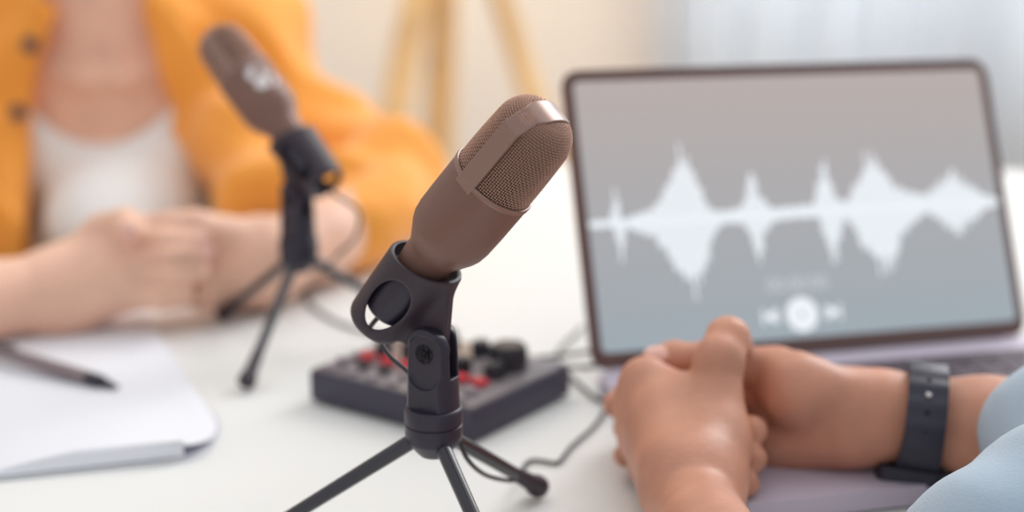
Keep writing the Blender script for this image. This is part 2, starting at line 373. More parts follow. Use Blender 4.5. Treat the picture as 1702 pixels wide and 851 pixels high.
# ------------------------------------------------------------------ microphone stand + microphone
def SF(lo, hi, h, fn):
    F = Field(lo, hi, h); F.f[...] = fn(*F.grid(F.all())); return F
PZ = .1035                                            # height of the tilting screw
def ext2d(d2, dz): return np.maximum(d2, dz)
def make_stand(label, loc, rz, elev, legang, group):
    st = thing('microphone_stand', label, 'microphone stand', loc, rz, group)
    # collar
    b = bmesh.new()
    lathe(b, [(0, .0500), (.0060, .0502), (.0078, .0520), (.0115, .0565), (.0127, .0580), (.0129, .0615), (.0129, .0650), (.0124, .0653), (.0124, .0658), (.0130, .0662), (.0131, .0722), (.0127, .0732), (.0118, .0736), (0, .0736)], seg=64, c=(0, 0, .0034))
    obj('collar', b, M['black'], st, sharp=50)
    # forked mast
    def mast(x, y, z):
        rr = .0118-(z-.076)*.030
        body = np.sqrt(x*x+y*y)-rr
        d = np.maximum(body, np.abs(y)-.0088)
        # arched top
        arch = np.where(z > PZ, np.sqrt(x*x+(z-PZ)**2)-.0110, np.abs(x)-.0110-(PZ-z)*.05)
        d = smax(d, arch, .0015)
        d = np.maximum(d, .0760-z)
        slot = np.maximum(np.abs(y-.0006)-.0034, .0915-z)
        d = smax(d, -slot, .0006)
        # shallow recess on both cheeks
        rec = np.where(z > .0945, np.sqrt(x*x*1.0+np.maximum(np.abs(z-.1005)-.0045, 0)**2*1.6)-.0078, np.sqrt(x*x+(z-.0945)**2)-.0078)
        rec = np.maximum(rec, .0072-np.abs(y))
        return smax(d, -rec, .0008)
    F = SF((-.0145, -.0135, .070), (.0145, .0135, .1180), .0004, mast)
    F.mesh('mast', M['black'], st, 1)
    # screw with its cross slot
    for sy in (-1, 1):
        b = bmesh.new(); q = Matrix.Translation((0, sy*.0072, PZ-.0007)) @ Matrix.Rotation(-sy*-PI/2, 4, 'X')
        lathe(b, [(0, 0), (.0046, 0), (.0048, .0006), (.0046, .0012), (.0037, .0012), (.0036, .0004), (.0034, .0004), (.0032, .0014), (.0018, .0019), (0, .0021)], seg=40, mtx=q)
        sc = obj('screw', b, M['screw'], st, sharp=40)
        b = bmesh.new(); box(b, .0050, .0006, .0010, (0, sy*.0088, PZ-.0007), Matrix.Rotation(.9, 3, 'Y')); 
        bb = bmesh.new()
        for an in (.75, .75+PI/2):
            mm = Matrix.Translation((0, sy*.0092, PZ-.0007)) @ Matrix.Rotation(an, 4, 'Y')
            vs = bmesh.ops.create_cube(bb, size=1)['verts']; bmesh.ops.scale(bb, vec=(.0052, .0006, .0010), verts=vs); bmesh.ops.transform(bb, matrix=mm, verts=vs)
        b.free(); obj('cross_slot', bb, M['hole'], sc, False)
    # clip: cradle tube + web, in its own frame (z along the microphone)
    clip = bpy.data.objects.new('clip_frame', None)
    ce, se = math.cos(elev), math.sin(elev)
    A = Matrix(((se, 0, ce), (0, 1, 0), (-ce, 0, se)))     # columns: x = down-forward side, y, z = mic axis
    # pivot in the clip frame is at (x .028, z -.031)
    org = Vector((0, 0, PZ)) - A @ Vector((.028, 0, -.031))
    Mc = Matrix.Translation(org) @ A.to_4x4()
    def clipf(x, y, z):
        t = (z+.0475)/.0475
        ro = .0138+.0032*np.clip(t, 0, 1); r = np.sqrt(x*x+y*y)
        # rounded lower end
        mouth = z+.0030-.26*x
        out_ = np.maximum(r-ro, np.maximum(mouth, -.0475-z))
        end = np.sqrt(np.maximum(r-(ro-.006), 0)**2+np.maximum(-(z+.0415), 0)**2)-.006
        out_ = smax(out_, end, .0015)
        web = np.maximum(np.abs(y)-.0030, -.02-x*0)
        # web polygon (x,z): convex hull pivot disc .. tube
        px, pz = .028, -.031
        def seg(ax, az, bx, bz, r1, r2):
            dx, dz = bx-ax, bz-az; tt = np.clip(((x-ax)*dx+(z-az)*dz)/(dx*dx+dz*dz), 0, 1)
            return np.sqrt((x-ax-tt*dx)**2+(z-az-tt*dz)**2)-(r1+(r2-r1)*tt)
        w2 = np.minimum(seg(px, pz, .008, -.028, .0078, .0115), seg(px, pz, .010, -.008, .0070, .0085))
        w2 = np.maximum(w2, mouth)
        wb = smax(w2, np.abs(y)-.0030, .001)
        d = smin(out_, wb, .0045)
        inner = np.maximum(r-(ro-.0026), -(z+.060))
        d = smax(d, -inner, .0008)
        # oval windows in both cheeks
        yy = y*np.cos(.22)-x*np.sin(.22); xx = x*np.cos(.22)+y*np.sin(.22)
        ov = np.sqrt(((xx+.000)/.0084)**2+((z+.0250)/.0148)**2)-1
        ov = np.maximum(ov*.0076, .004-np.abs(yy))
        return smax(d, -ov, .0012)
    F = SF((-.0190, -.0190, -.0500), (.0400, .0190, .0040), .00045, clipf)
    c = F.mesh('microphone_clip', M['rubber'], st, 2); c.matrix_local = Mc
    for k in range(3):
        a = legang-rz+k*2*PI/3; u = np.array([math.cos(a), math.sin(a), 0])
        p0 = u*.0085+np.array([0, 0, .0608]); p1 = u*.0885+np.array([0, 0, .0072])
        b = bmesh.new(); tube(b, [p0, p0*.5+p1*.5, p1], [.0036, .0033, .0031], 24)
        lg = obj('leg', b, M['blackmetal'], st)
        b = bmesh.new(); d = (p1-p0)/np.linalg.norm(p1-p0)
        q = [p1-d*.024, p1-d*.020, p1-d*.006, p1-d*.001, p1+d*.0032, p1+d*.0050]
        tube(b, q, [.0033, .0037, .0044, .0058, .0056, .0030], 24)
        obj('rubber_foot', b, M['rubber'], lg)
    return st, Matrix.Translation(Vector(loc)) @ Matrix.Rotation(rz, 4, 'Z') @ Mc
MG = 'microphone stands on the table'
s1, MM1 = make_stand('black tripod microphone stand in front of the mixer, cross-slot screw facing us', (-.0348, .6182, 0), math.radians(-28.4), math.radians(49.2), 1.0037, MG)
s2, MM2 = make_stand('black tripod microphone stand between the clasped hands in orange sleeves and the mixer', (-.141, .943, 0), math.radians(139.4), math.radians(39.5), .2789, MG)

def mic_mesh():
    r0 = thing('microphone', '', 'microphone')
    # body
    b = bmesh.new()
    lathe(b, [(0, -.012), (.0105, -.012), (.0115, -.004), (.0118, .002), (.0128, .0045), (.0170, .0125), (.0181, .0155), (.0187, .020), (.0189, .030), (.0189, .0478), (.0187, .0492), (.0176, .0495), (.0172, .0488), (0, .0488)], seg=96)
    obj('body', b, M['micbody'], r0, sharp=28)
    b = bmesh.new(); lathe(b, [(0, -.036), (.0098, -.036), (.0112, -.0345), (.0120, -.020), (.0122, -.0115), (.0105, -.0110), (0, -.0110)], seg=64); obj('tail', b, M['black'], r0)
    b = bmesh.new(); lathe(b, [(.0187, .0470), (.0192, .0474), (.0193, .0490), (.0190, .0497), (.0184, .0498)], seg=96, close=False); obj('trim_ring', b, M['micstrap'], r0)
    # liner under the grille
    def prof(s):                                 # arc length parameter: cylinder then dome
        z0, z1, R, H = .0492, .0765, .0178, .0125
        if s <= z1-z0: zz = z0+s; return R-(s/(z1-z0))**2*.0009, zz
        t = min(1, (s-(z1-z0))/.0235)*PI/2
        return (R-.0009)*max(0, math.cos(t))**.62 if t < PI/2-1e-4 else 0, z1+H*math.sin(t)**1.15
    Ls = .0273+.0235
    b = bmesh.new(); P = [prof(Ls*i/40) for i in range(41)]
    lathe(b, [(max(0, r-.0009), z-.0007*(z > .077)) for r, z in P], seg=64, close=False); obj('foam_liner', b, M['foam'], r0)
    # woven wire
    b = bmesh.new()
    # resample the profile by true length
    fine = [prof(Ls*i/600) for i in range(601)]; L = [0]
    for a, c in zip(fine, fine[1:]): L.append(L[-1]+math.hypot(a[0]-c[0], a[1]-c[1]))
    def at(l):
        i = int(np.searchsorted(L, l)); i = min(max(i, 1), 600); t = (l-L[i-1])/max(1e-9, L[i]-L[i-1])
        a, c = fine[i-1], fine[i]; return a[0]+(c[0]-a[0])*t, a[1]+(c[1]-a[1])*t
    rows = int(L[-1]/.00112)
    N = 104; ns = [N if at(L[-1]*j/rows)[0] > .0095 else N//2 if at(L[-1]*j/rows)[0] > .0045 else N//4 for j in range(rows)]
    wr = .00021
    # hoops
    for j in range(rows):
        r, z = at(L[-1]*j/rows); n = ns[j]
        if r < .002: continue
        pts = []
        for i in range(n*2):
            a = 2*PI*i/(n*2); o = .00019*math.cos(PI*i+0)*(1 if j % 2 else -1) if i % 2 == 0 else 0
            o = 0.00028*(1 if ((i//2)+j) % 2 else -1) if i % 2 == 0 else 0
            pts.append(((r+o)*math.cos(a), (r+o)*math.sin(a), z))
        rg = []
        for p in pts:
            rad = math.hypot(p[0], p[1]); ux, uy = p[0]/rad, p[1]/rad
            rg.append([b.verts.new((p[0]+ux*wr, p[1]+uy*wr, p[2])), b.verts.new((p[0], p[1], p[2]+wr)), b.verts.new((p[0]-ux*wr, p[1]-uy*wr, p[2])), b.verts.new((p[0], p[1], p[2]-wr))])
        for i in range(len(rg)):
            q, s = rg[i], rg[(i+1) % len(rg)]
            for k in range(4): b.faces.new((q[k], q[(k+1) % 4], s[(k+1) % 4], s[k]))
    # uprights
    for i in range(N):
        a = 2*PI*i/N; u = np.array([math.cos(a), math.sin(a), 0]); t = np.array([-u[1], u[0], 0]); prev = None
        for j in range(rows):
            if i % (N//ns[j]): break
            for h in (0, .5):
                r, z = at(L[-1]*(j+h)/rows); o = 0 if h else 0.00028*(1 if (i//(N//ns[j])+j) % 2 == 0 else -1)
                r2, z2 = at(min(L[-1], L[-1]*(j+h)/rows+.0003)); tg = np.array([r2-r, z2-z]); tg /= max(1e-9, np.linalg.norm(tg)); nr = np.array([tg[1], -tg[0]])
                c = u*(r+o*nr[0])+np.array([0, 0, z+o*nr[1]]); nn = u*nr[0]+np.array([0, 0, nr[1]])
                rg = [b.verts.new(c+nn*wr), b.verts.new(c+t*wr), b.verts.new(c-nn*wr), b.verts.new(c-t*wr)]
                if prev:
                    for k in range(4): b.faces.new((prev[k], prev[(k+1) % 4], rg[(k+1) % 4], rg[k]))
                prev = rg
    me = bpy.data.meshes.new('grille'); b.to_mesh(me); b.free(); link('grille', me, M['micwire'], r0)
    # band over the head: runs up one side, over the crown, down the other (in the y-z plane)
    b = bmesh.new()
    side = [(.0192, .0455), (.0191, .060), (.0188, .0745), (.0184, .0795), (.0178, .0806), (.0118, .0868), (.0110, .0874), (.0078, .0889), (.004, .0898), (0, .0901)]
    path = [(-y, z) for y, z in side]+[(y, z) for y, z in side[::-1][1:]]
    hw = .0046; prev = None
    n = len(path)
    for i, (y, z) in enumerate(path):
        a = path[max(0, i-1)]; c = path[min(n-1, i+1)]; t = np.array([c[0]-a[0], c[1]-a[1]]); t /= np.linalg.norm(t); nr = np.array([-t[1], t[0]])
        ww = hw+(.0012 if z > .0885 else 0)
        rg = [b.verts.new((sx*ww*k, y+nr[0]*o, z+nr[1]*o)) for sx, k, o in ((-1, 1, -.0020), (-1, 1, -.0003), (-1, .93, 0), (1, .93, 0), (1, 1, -.0003), (1, 1, -.0020))]
        if prev:
            for k in range(6): b.faces.new((prev[k], prev[(k+1) % 6], rg[(k+1) % 6], rg[k]))
        else: b.faces.new(rg[::-1])
        prev = rg
    b.faces.new(prev)
    obj('head_band', b, M['micstrap'], r0, sharp=22)
    return r0
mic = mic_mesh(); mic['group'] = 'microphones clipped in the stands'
mic['label'] = 'dark flare-tinted microphone with fine mesh head, its tip in front of the laptop corner'
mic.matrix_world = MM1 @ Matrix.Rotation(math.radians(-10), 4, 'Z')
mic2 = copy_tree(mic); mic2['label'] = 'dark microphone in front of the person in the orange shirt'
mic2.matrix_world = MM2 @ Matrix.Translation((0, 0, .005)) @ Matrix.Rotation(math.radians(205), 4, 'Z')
EMBA = .35
# small pale printed emblem on the side of the far microphone
b = bmesh.new()
for (az, zz, rr) in ((0, .036, .0062), (.30, .028, .0062), (-.04, .027, .0045)):
    vs = []
    for k in range(20):
        a = 2*PI*k/20; th = az+rr*math.cos(a)/.0191; vs.append(b.verts.new((.0191*math.cos(th), .0191*math.sin(th), zz+rr*math.sin(a))))
    b.faces.new(vs)
lg = obj('emblem', b, M['logo'], mic2, False); EMB = lg
_v = mic2.matrix_world.inverted() @ camo.matrix_world.translation; lg.rotation_euler = (0, 0, math.atan2(_v.y, _v.x)+EMBA)

# ------------------------------------------------------------------ audio mixer
myaw = .6141
ua = Vector((-math.cos(myaw), math.sin(myaw), 0)); ub = Vector((math.sin(myaw), math.cos(myaw), 0))
mixer = thing('audio_mixer', 'dark compact audio mixer with knobs and red buttons behind the nearer microphone stand', 'mixer', (-.0217, .7653, 0))
MA, MB_, MH = .1217, .0993, .0215
Mm = Matrix(((ub.x, ua.x, 0, 0), (ub.y, ua.y, 0, 0), (0, 0, 1, 0), (0, 0, 0, 1)))    # local x = towards the back right, y = towards the left
def mp(name, bm, m, sharp=35, par=None):
    o = obj(name, bm, m, par or mixer, sharp=sharp)
    if par is None: o.matrix_local = Mm
    return o
b = bmesh.new(); box(b, MB_, MA, MH-.003, (MB_/2, MA/2, (MH-.003)/2+.002), bev=.0012); mp('case', b, M['mixer'])
b = bmesh.new(); box(b, MB_-.003, MA-.003, .0016, (MB_/2, MA/2, MH-.0004), bev=.0004); mp('top_panel', b, M['panel'])
for x in (.01, MB_-.01):
    for y in (.01, MA-.01):
        b = bmesh.new(); lathe(b, [(0, 0), (.004, 0), (.004, .0025), (0, .0025)], 20, c=(x, y, 0)); mp('rubber_foot', b, M['rubber'])
def mbtn(x, y, m, s=.0062, h=.0035):
    b = bmesh.new(); box(b, s, s*1.25, h, (x, y, MH+h/2), bev=.0012); mp('button', b, M[m])
def knob(x, y, r, h, m='dark', capm=None):
    b = bmesh.new(); n = 40; z0 = MH
    for zz, rr in ((0, 1.0), ):
        ring = []
        prof = [(r*1.08, 0), (r*1.08, .0012), (r, .002), (r*.93, h-.0012), (r*.86, h), (0, h)]
        lathe(b, prof, seg=n, c=(x, y, z0))
    for k in range(n):
        a = 2*PI*k/n
        if k % 2 == 0: box(b, .0006, .0006, h*.7, (x+r*.98*math.cos(a), y+r*.98*math.sin(a), z0+h*.5))
    o = mp('knob', b, M[m])
    b = bmesh.new(); box(b, r*.9, .0009, .0006, (x+r*.42, y, z0+h+.0001)); mp('pointer', b, M['grey'], par=o)
for j, y in enumerate((.112, .096, .080, .064, .048, .032, .016)):
    mbtn(.007, y-.002, 'grey'); mbtn(.020, y, 'grey' if j % 3 == 0 else 'dark', h=.004)
for y in (.105, .089, .074, .033, .020): mbtn(.034, y, 'red', .0072, .0045)
for y in (.112, .058): mbtn(.034, y, 'grey')
knob(.047, .103, .0046, .011); knob(.050, .085, .0046, .011); knob(.050, .065, .0046, .011); knob(.047, .042, .0048, .010)
knob(.051, .0215, .0062, .009); knob(.070, .025, .0112, .0155); knob(.078, .077, .0062, .013); knob(.078, .100, .0055, .011); knob(.080, .053, .0055, .010)
for y in (.02, .045, .07, .095):
    b = bmesh.new(); lathe(b, [(.0018, 0), (.0040, 0), (.0040, .004), (.0022, .004), (.0018, 0)], 24, mtx=Matrix.Translation((MB_, y, .012)) @ Matrix.Rotation(PI/2, 4, 'Y'), close=False); mp('socket', b, M['screw'])

# ------------------------------------------------------------------ laptop
lyaw, ltilt = .2579, .411
lap = thing('laptop', 'open laptop showing a white sound waveform on its grey screen', 'laptop', (.0507, .8621, 0), lyaw)
LW, LD, LH, LT = .304, .212, .1918, .012
b = bmesh.new(); prism(b, rrect(0, -LD, LW, 0, .011), .0015, LT); e = [x for x in b.edges if abs(x.verts[0].co.z-x.verts[1].co.z) < 1e-6]
bmesh.ops.bevel(b, geom=e, offset=.0012, segments=2, affect='EDGES'); obj('base', b, M['deck'], lap)
for x in (.02, LW-.02):
    for y in (-.02, -LD+.02):
        b = bmesh.new(); lathe(b, [(0, 0), (.006, 0), (.0055, .002), (0, .002)], 20, c=(x, y, 0)); obj('rubber_foot', b, M['rubber'], lap)
b = bmesh.new(); prism(b, rrect(.016, -.128, LW-.016, -.026, .003), LT-.0002, LT+.0003); kb = obj('keyboard', b, M['keys'], lap)
b = bmesh.new(); y = -.0285
for r, (n, h) in enumerate(((14, .0105), (14, .0165), (14, .0165), (13, .0165), (12, .0165), (10, .0165))):
    wk = (LW-.036)/n; 
    for i in range(n): box(b, wk-.0026, h-.0026, .0010, (.018+wk*(i+.5), y-h/2, LT+.0007), bev=.0003, seg=1)
    y -= h
obj('keys', b, mat('key_caps', (.060, .034, .052), .45), kb, sharp=30)
b = bmesh.new(); prism(b, rrect(.094, -.205, .210, -.134, .004), LT-.0002, LT+.0003); obj('trackpad', b, M['trackpad'], lap)
b = bmesh.new(); tube(b, [(.02, .001, LT-.003), (LW-.02, .001, LT-.003)], .0052, 20); obj('hinge', b, M['hinge'], lap)
lidm = Matrix.Translation((0, 0, LT)) @ Matrix.Rotation(PI/2-ltilt, 4, 'X')      # local x = along, y = up the lid, z = towards the viewer
def lp(name, bm, m, par=None, z=True, smooth=True):
    o = obj(name, bm, m, par or lap, smooth)
    if par is None: o.matrix_local = lidm
    return o
b = bmesh.new(); prism(b, rrect(0, 0, LW, LH, .010), -.005, 0); e = [x for x in b.edges if abs(x.verts[0].co.z-x.verts[1].co.z) < 1e-6]
bmesh.ops.bevel(b, geom=e, offset=.001, segments=2, affect='EDGES'); lid = lp('lid', b, M['lid'])
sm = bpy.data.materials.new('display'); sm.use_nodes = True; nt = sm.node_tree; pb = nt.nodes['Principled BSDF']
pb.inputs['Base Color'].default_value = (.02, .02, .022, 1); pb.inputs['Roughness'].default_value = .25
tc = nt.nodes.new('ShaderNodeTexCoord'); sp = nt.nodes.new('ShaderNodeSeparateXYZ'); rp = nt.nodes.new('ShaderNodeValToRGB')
rp.color_ramp.elements[0].color = (.365, .43, .48, 1); rp.color_ramp.elements[1].color = (.52, .445, .425, 1)  # lens flare tint painted into the emission: cool at the bottom, warm on top
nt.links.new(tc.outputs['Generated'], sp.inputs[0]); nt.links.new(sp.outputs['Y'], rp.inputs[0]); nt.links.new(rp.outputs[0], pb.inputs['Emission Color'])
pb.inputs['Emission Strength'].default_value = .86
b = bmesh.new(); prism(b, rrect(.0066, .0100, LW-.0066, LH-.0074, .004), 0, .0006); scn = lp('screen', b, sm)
wm = mat('display_white', (.02, .02, .02), .3, emit=(.90, .95, 1), estr=.92)
wm2 = mat('display_dim_white', (.02, .02, .02), .3, emit=(.80, .86, .90), estr=.68)
TOP = [(3.8, 93.4), (20.5, 93.6), (26.8, 113.1), (28.7, 93.2), (40.1, 96.4), (52.8, 101.2), (62.4, 113.3), (74.0, 140.6), (80.2, 123.6), (84.5, 109.1), (88.5, 98.2), (95.1, 95.1), (110.0, 97.1), (115.6, 107.5), (120.4, 118.5), (124.4, 104.3), (130.8, 95.2), (147.9, 96.3), (160.8, 96.4), (166.5, 112.3), (171.5, 126.3), (175.4, 113.9), (177.6, 99.6), (184.6, 97.2), (192.6, 107.0), (204.7, 128.9), (213.8, 116.2), (219.3, 109.0), (227.1, 102.0), (244.4, 98.3), (254.6, 106.0), (265.8, 113.4), (276.8, 102.9), (289.3, 95.6), (299.0, 93.4)]
BOT = [(3.3, 88.8), (22.4, 88.9), (26.0, 68.6), (31.1, 88.3), (39.5, 84.8), (50.2, 79.5), (57.8, 68.6), (65.4, 54.6), (73.2, 42.5), (80.8, 57.5), (88.9, 78.5), (96.2, 87.1), (110.7, 86.3), (115.4, 75.0), (118.8, 63.0), (125.4, 80.4), (131.7, 86.8), (146.7, 87.6), (163.8, 87.4), (166.7, 72.0), (169.7, 53.9), (176.5, 71.5), (181.8, 86.5), (187.6, 78.9), (194.7, 62.4), (203.7, 49.8), (213.6, 57.2), (225.4, 76.8), (242.7, 87.3), (250.7, 81.5), (262.4, 70.6), (273.6, 78.2), (288.0, 87.8), (297.2, 88.5)]
b = bmesh.new(); x = 3.6; yc = 91.2
while x < 298:
    t = np.interp(x, *zip(*TOP)); q = np.interp(x, *zip(*BOT)); j = 1.0+random.uniform(-.22, .16)
    t = yc+(t-yc)*j; q = yc+(q-yc)*j
    if x > 7 and x < 297.5: prism(b, [((x-.62)/1000, q/1000), ((x+.62)/1000, q/1000), ((x+.62)/1000, t/1000), ((x-.62)/1000, t/1000)], .0006, .0008)
    x += 1.5
prism(b, [(.0070, .0892), (.297, .0892), (.297, .0932), (.0070, .0932)], .0006, .00085)
wf = lp('waveform', b, wm, smooth=False)
def disc(b, cx, cy, r, r0=0, n=40, z=.0008):
    if r0 == 0: prism(b, [(cx+r*math.cos(2*PI*k/n), cy+r*math.sin(2*PI*k/n)) for k in range(n)], .0006, z)
    else:
        A_ = [(cx+r*math.cos(2*PI*k/n), cy+r*math.sin(2*PI*k/n)) for k in range(n)]; B_ = [(cx+r0*math.cos(2*PI*k/n), cy+r0*math.sin(2*PI*k/n)) for k in range(n)]
        va = [b.verts.new((*p, z)) for p in A_]; vb = [b.verts.new((*p, z)) for p in B_]
        for k in range(n): b.faces.new((va[k], va[(k+1) % n], vb[(k+1) % n], vb[k]))
b = bmesh.new(); disc(b, .1432, .0250, .0112, .0016); lp('play_button', b, wm, smooth=False)
b = bmesh.new(); prism(b, [(.1170, .0250), (.1262, .0305), (.1262, .0195)], .0006, .0008); box(b, .0018, .010, .0002, (.1165, .0250, .0007)); lp('back_button', b, wm, smooth=False)
b = bmesh.new(); prism(b, [(.1602, .0305), (.1694, .0250), (.1602, .0195)], .0006, .0008); box(b, .0018, .010, .0002, (.1700, .0250, .0007)); lp('forward_button', b, wm, smooth=False)
tx = bpy.data.curves.new('time_text', 'FONT'); tx.body = '00:00:00'; tx.size = .0125; tx.align_x = 'CENTER'; tx.extrude = .00005
tmp = bpy.data.objects.new('time_text_curve', tx); COL.objects.link(tmp); bpy.context.view_layer.update()
tme = bpy.data.meshes.new_from_object(tmp.evaluated_get(bpy.context.evaluated_depsgraph_get())); bpy.data.objects.remove(tmp)
tme.materials.clear(); to = link('time_text', tme, wm2, lap, False); to.matrix_local = lidm @ Matrix.Translation((.1425, .0410, .0008))

# ------------------------------------------------------------------ notebook, pen
nbk = thing('notebook', 'open white notebook with a lifted page under the pen', 'notebook', (-.27, .85, 0))
# far edge from the corner by the hands to the corner near the stand foot, then the near edge running off to the left
A0, A1, A2, A3 = [np.array(p) for p in ((-.272, 1.030), (-.172, .800), (-.265, .715), (-.50, .70))]
def sheet(z0, z1, curl, name, m, ins=0, th=.0006, corner=.02):
    n, k = 40, 30; b = bmesh.new()
    # quad with corners: far (hands), right, near left, off-frame left
    P00 = np.array([-.46, 1.025]); P10 = onz(246, 506, .006)[:2]; P11 = onz(386, 738, .006)[:2]; P01 = onz(-90, 806, .006)[:2]
    g = []
    for i in range(n+1):
        row = []
        for j in range(k+1):
            u, v = i/n, j/k
            # rounded corner: squircle-like pull at u=1,v=1
            uu, vv = u, v
            p = (P00*(1-uu)+P10*uu)*(1-vv)+(P01*(1-uu)+P11*uu)*vv
            c = P11*1.0; du, dv = max(0, u-.82)/.18, max(0, v-.82)/.18
            q = math.hypot(du, dv)
            if q > 1: 
                s = 1/q; p = (P00*(1-(.82+.18*du*s))+P10*(.82+.18*du*s))*(1-(.82+.18*dv*s))+(P01*(1-(.82+.18*du*s))+P11*(.82+.18*du*s))*(.82+.18*dv*s)
            wv = max(0, (v-.45)/.55)**2
            z = z0+curl*wv*math.sin(min(1, max(0, (1-u)/.9+.04))*PI)**.8
            row.append((p[0]+.27-ins*u*0, p[1]-.85+ins*v, z))
        g.append(row)
    vt = [[b.verts.new((x, y, z+z1)) for x, y, z in r] for r in g]; vb = [[b.verts.new((x, y, z)) for x, y, z in r] for r in g]
    for i in range(n):
        for j in range(k):
            b.faces.new((vt[i][j], vt[i+1][j], vt[i+1][j+1], vt[i][j+1])); b.faces.new((vb[i][j], vb[i][j+1], vb[i+1][j+1], vb[i+1][j]))
    for j in range(k):
        b.faces.new((vt[0][j], vt[0][j+1], vb[0][j+1], vb[0][j])); b.faces.new((vt[n][j], vb[n][j], vb[n][j+1], vt[n][j+1]))
    for i in range(n):
        b.faces.new((vt[i][0], vb[i][0], vb[i+1][0], vt[i+1][0])); b.faces.new((vt[i][k], vt[i+1][k], vb[i+1][k], vb[i][k]))
    bmesh.ops.remove_doubles(b, verts=b.verts[:], dist=1e-5)
    return obj(name, b, m, nbk, sharp=40)
sheet(.0004, .0013, 0, 'back_pages', M['paper'])
sheet(.0019, .0006, .0022, 'page', M['pages'], ins=.006)
sheet(.0028, .0006, .0085, 'page', M['paper'])
# pen
p0 = onz(198, 644, .0065); p1 = onz(0, 585, .0115); pd = (p1-p0)/np.linalg.norm(p1-p0)
pen = thing('pen', 'smoky grey ballpoint pen with black tip lying on the notebook', 'pen', tuple(p0))
b = bmesh.new(); tube(b, [pd*.0255, pd*.03, pd*.11, pd*.128], [.0042, .0047, .0047, .0042], 20); obj('barrel', b, M['pengrey'], pen)
b = bmesh.new(); tube(b, [pd*.0135, pd*.0145, pd*.0260], [.0030, .0044, .0046], 20); obj('grip', b, M['pencap'], pen)
b = bmesh.new(); tube(b, [pd*0, pd*.001, pd*.009, pd*.0095, pd*.0135], [.0003, .0008, .0028, .0024, .0028], 20); obj('tip', b, M['pencap'], pen)
b = bmesh.new(); tube(b, [pd*.128, pd*.131], [.0046, .0040], 20); box(b, .0014, .0014, .0014, tuple(pd*.128+[0, 0, .004])); tube(b, [pd*.128+[0, 0, .0055], pd*.09+[0, 0, .0058]], .0009, 8); obj('clip', b, M['pencap'], pen)

# ------------------------------------------------------------------ cables
def cable(pts, r, name, label):
    b = bmesh.new(); tube(b, spline(pts, 10), r, 12); return tag(obj(name, b, M['cable']), label, 'cable', 'black cables on the table')
def mloc(x, y, z): return tuple(Vector((-.0217, .7653, 0))+ub*x+ua*y+Vector((0, 0, z)))
q1 = MM1 @ Vector((0, 0, -.034)); q1b = MM1 @ Vector((0, 0, -.050)); q2 = MM2 @ Vector((0, 0, -.034)); q2b = MM2 @ Vector((0, 0, -.052))
cable([tuple(q1), tuple(q1b), W(628, 562, .672), W(648, 592, .668), W(682, 622, .667), W(722, 668, .668), W(757, 720, .667), W(776, 762, .672), W(804, 788, .692), W(838, 798, .718), W(859, 797, .731), onz(868, 786, .0022), onz(873, 772, .0018), onz(886, 765, .0018), onz(906, 767, .0018), onz(928, 768, .0018), onz(950, 742, .0018), onz(985, 711, .0018), onz(1002, 688, .0018), (.056, .830, .0018), (.047, .850, .0018), (.030, .92, .0018), (.05, .99, .0018)], .0011, 'cable', 'thin black cable wavering from the nearer microphone stand to the laptop corner')
cable([tuple(q2), tuple(q2b), W(596, 352, .955), W(590, 395, .975), W(560, 425, .99), (-.156, 1.10, .0018), (-.152, 1.055, .0018), (-.138, 1.022, .0018), (-.117, .992, .0018), (-.085, .965, .0018), (-.05, .955, .0018), (-.02, .93, .004), mloc(MB_+.012, .07, .012), mloc(MB_-.001, .07, .012)], .0012, 'cable', 'thin black cable looping from the far microphone down to the table')
cable([mloc(MB_-.001, .02, .012), mloc(MB_+.010, .02, .012), (.075, .868+.02, .008), (.085, .93, .0018), (.16, 1.03, .0018), (.3, 1.08, .0018)], .0014, 'cable', 'short black cable leaving the mixer back and passing behind the laptop')
cable([mloc(MB_-.001, .045, .012), mloc(MB_+.012, .045, .012), (.05, .90, .012), (.09, .965, .0018), (.17, 1.07, .0018), (.3, 1.12, .0018)], .0014, 'cable', 'black cable from the mixer back running above the other one towards the laptop')

# ------------------------------------------------------------------ person nearest the camera (pale blue shirt, clasped hands)
def head(F, c, fwd, s=1.0, k=.012):
    c = np.array(c, float); f = np.array([fwd[0], fwd[1], 0.]); f /= np.linalg.norm(f); r = np.array([f[1], -f[0], 0]); u = np.array([0, 0, 1.])
    Rm = np.stack([r, f, u], 1)
    P = lambda x, y, z: c+s*(x*r+y*f+z*u)
    F.ell(P(0, -.012, .035), (.076*s, .096*s, .085*s), k, Rm); F.ell(P(0, .022, -.035), (.058*s, .066*s, .075*s), .03, Rm)
    F.cap(P(0, .075, -.085), P(0, .05, -.085), .020*s, .03*s, .02)
    F.cap(P(0, .088, .005), P(0, .108, -.028), .006*s, .010*s, .008); F.ell(P(.011, .096, -.033), (.008, .008, .006), .005); F.ell(P(-.011, .096, -.033), (.008, .008, .006), .005)
    for sx in (-1, 1):
        F.ell(P(.032*sx, .088, .008), (.017*s, .012*s, .011*s), .008, Rm, sub=True)
        F.cap(P(.016*sx, .089, .022), P(.046*sx, .078, .023), .006, .005, .012)
        F.ell(P(.078*sx, -.008, -.008), (.008*s, .018*s, .032*s), .005, Rm)
        F.ell(P(.036*sx, .066, -.03), (.02*s, .02*s, .02*s), .02, Rm)
    F.cap(P(-.018, .090, -.055), P(.018, .090, -.055), .006, None, .006); F.cap(P(-.014, .090, -.064), P(.014, .090, -.064), .006, None, .006)
    return P, Rm, s
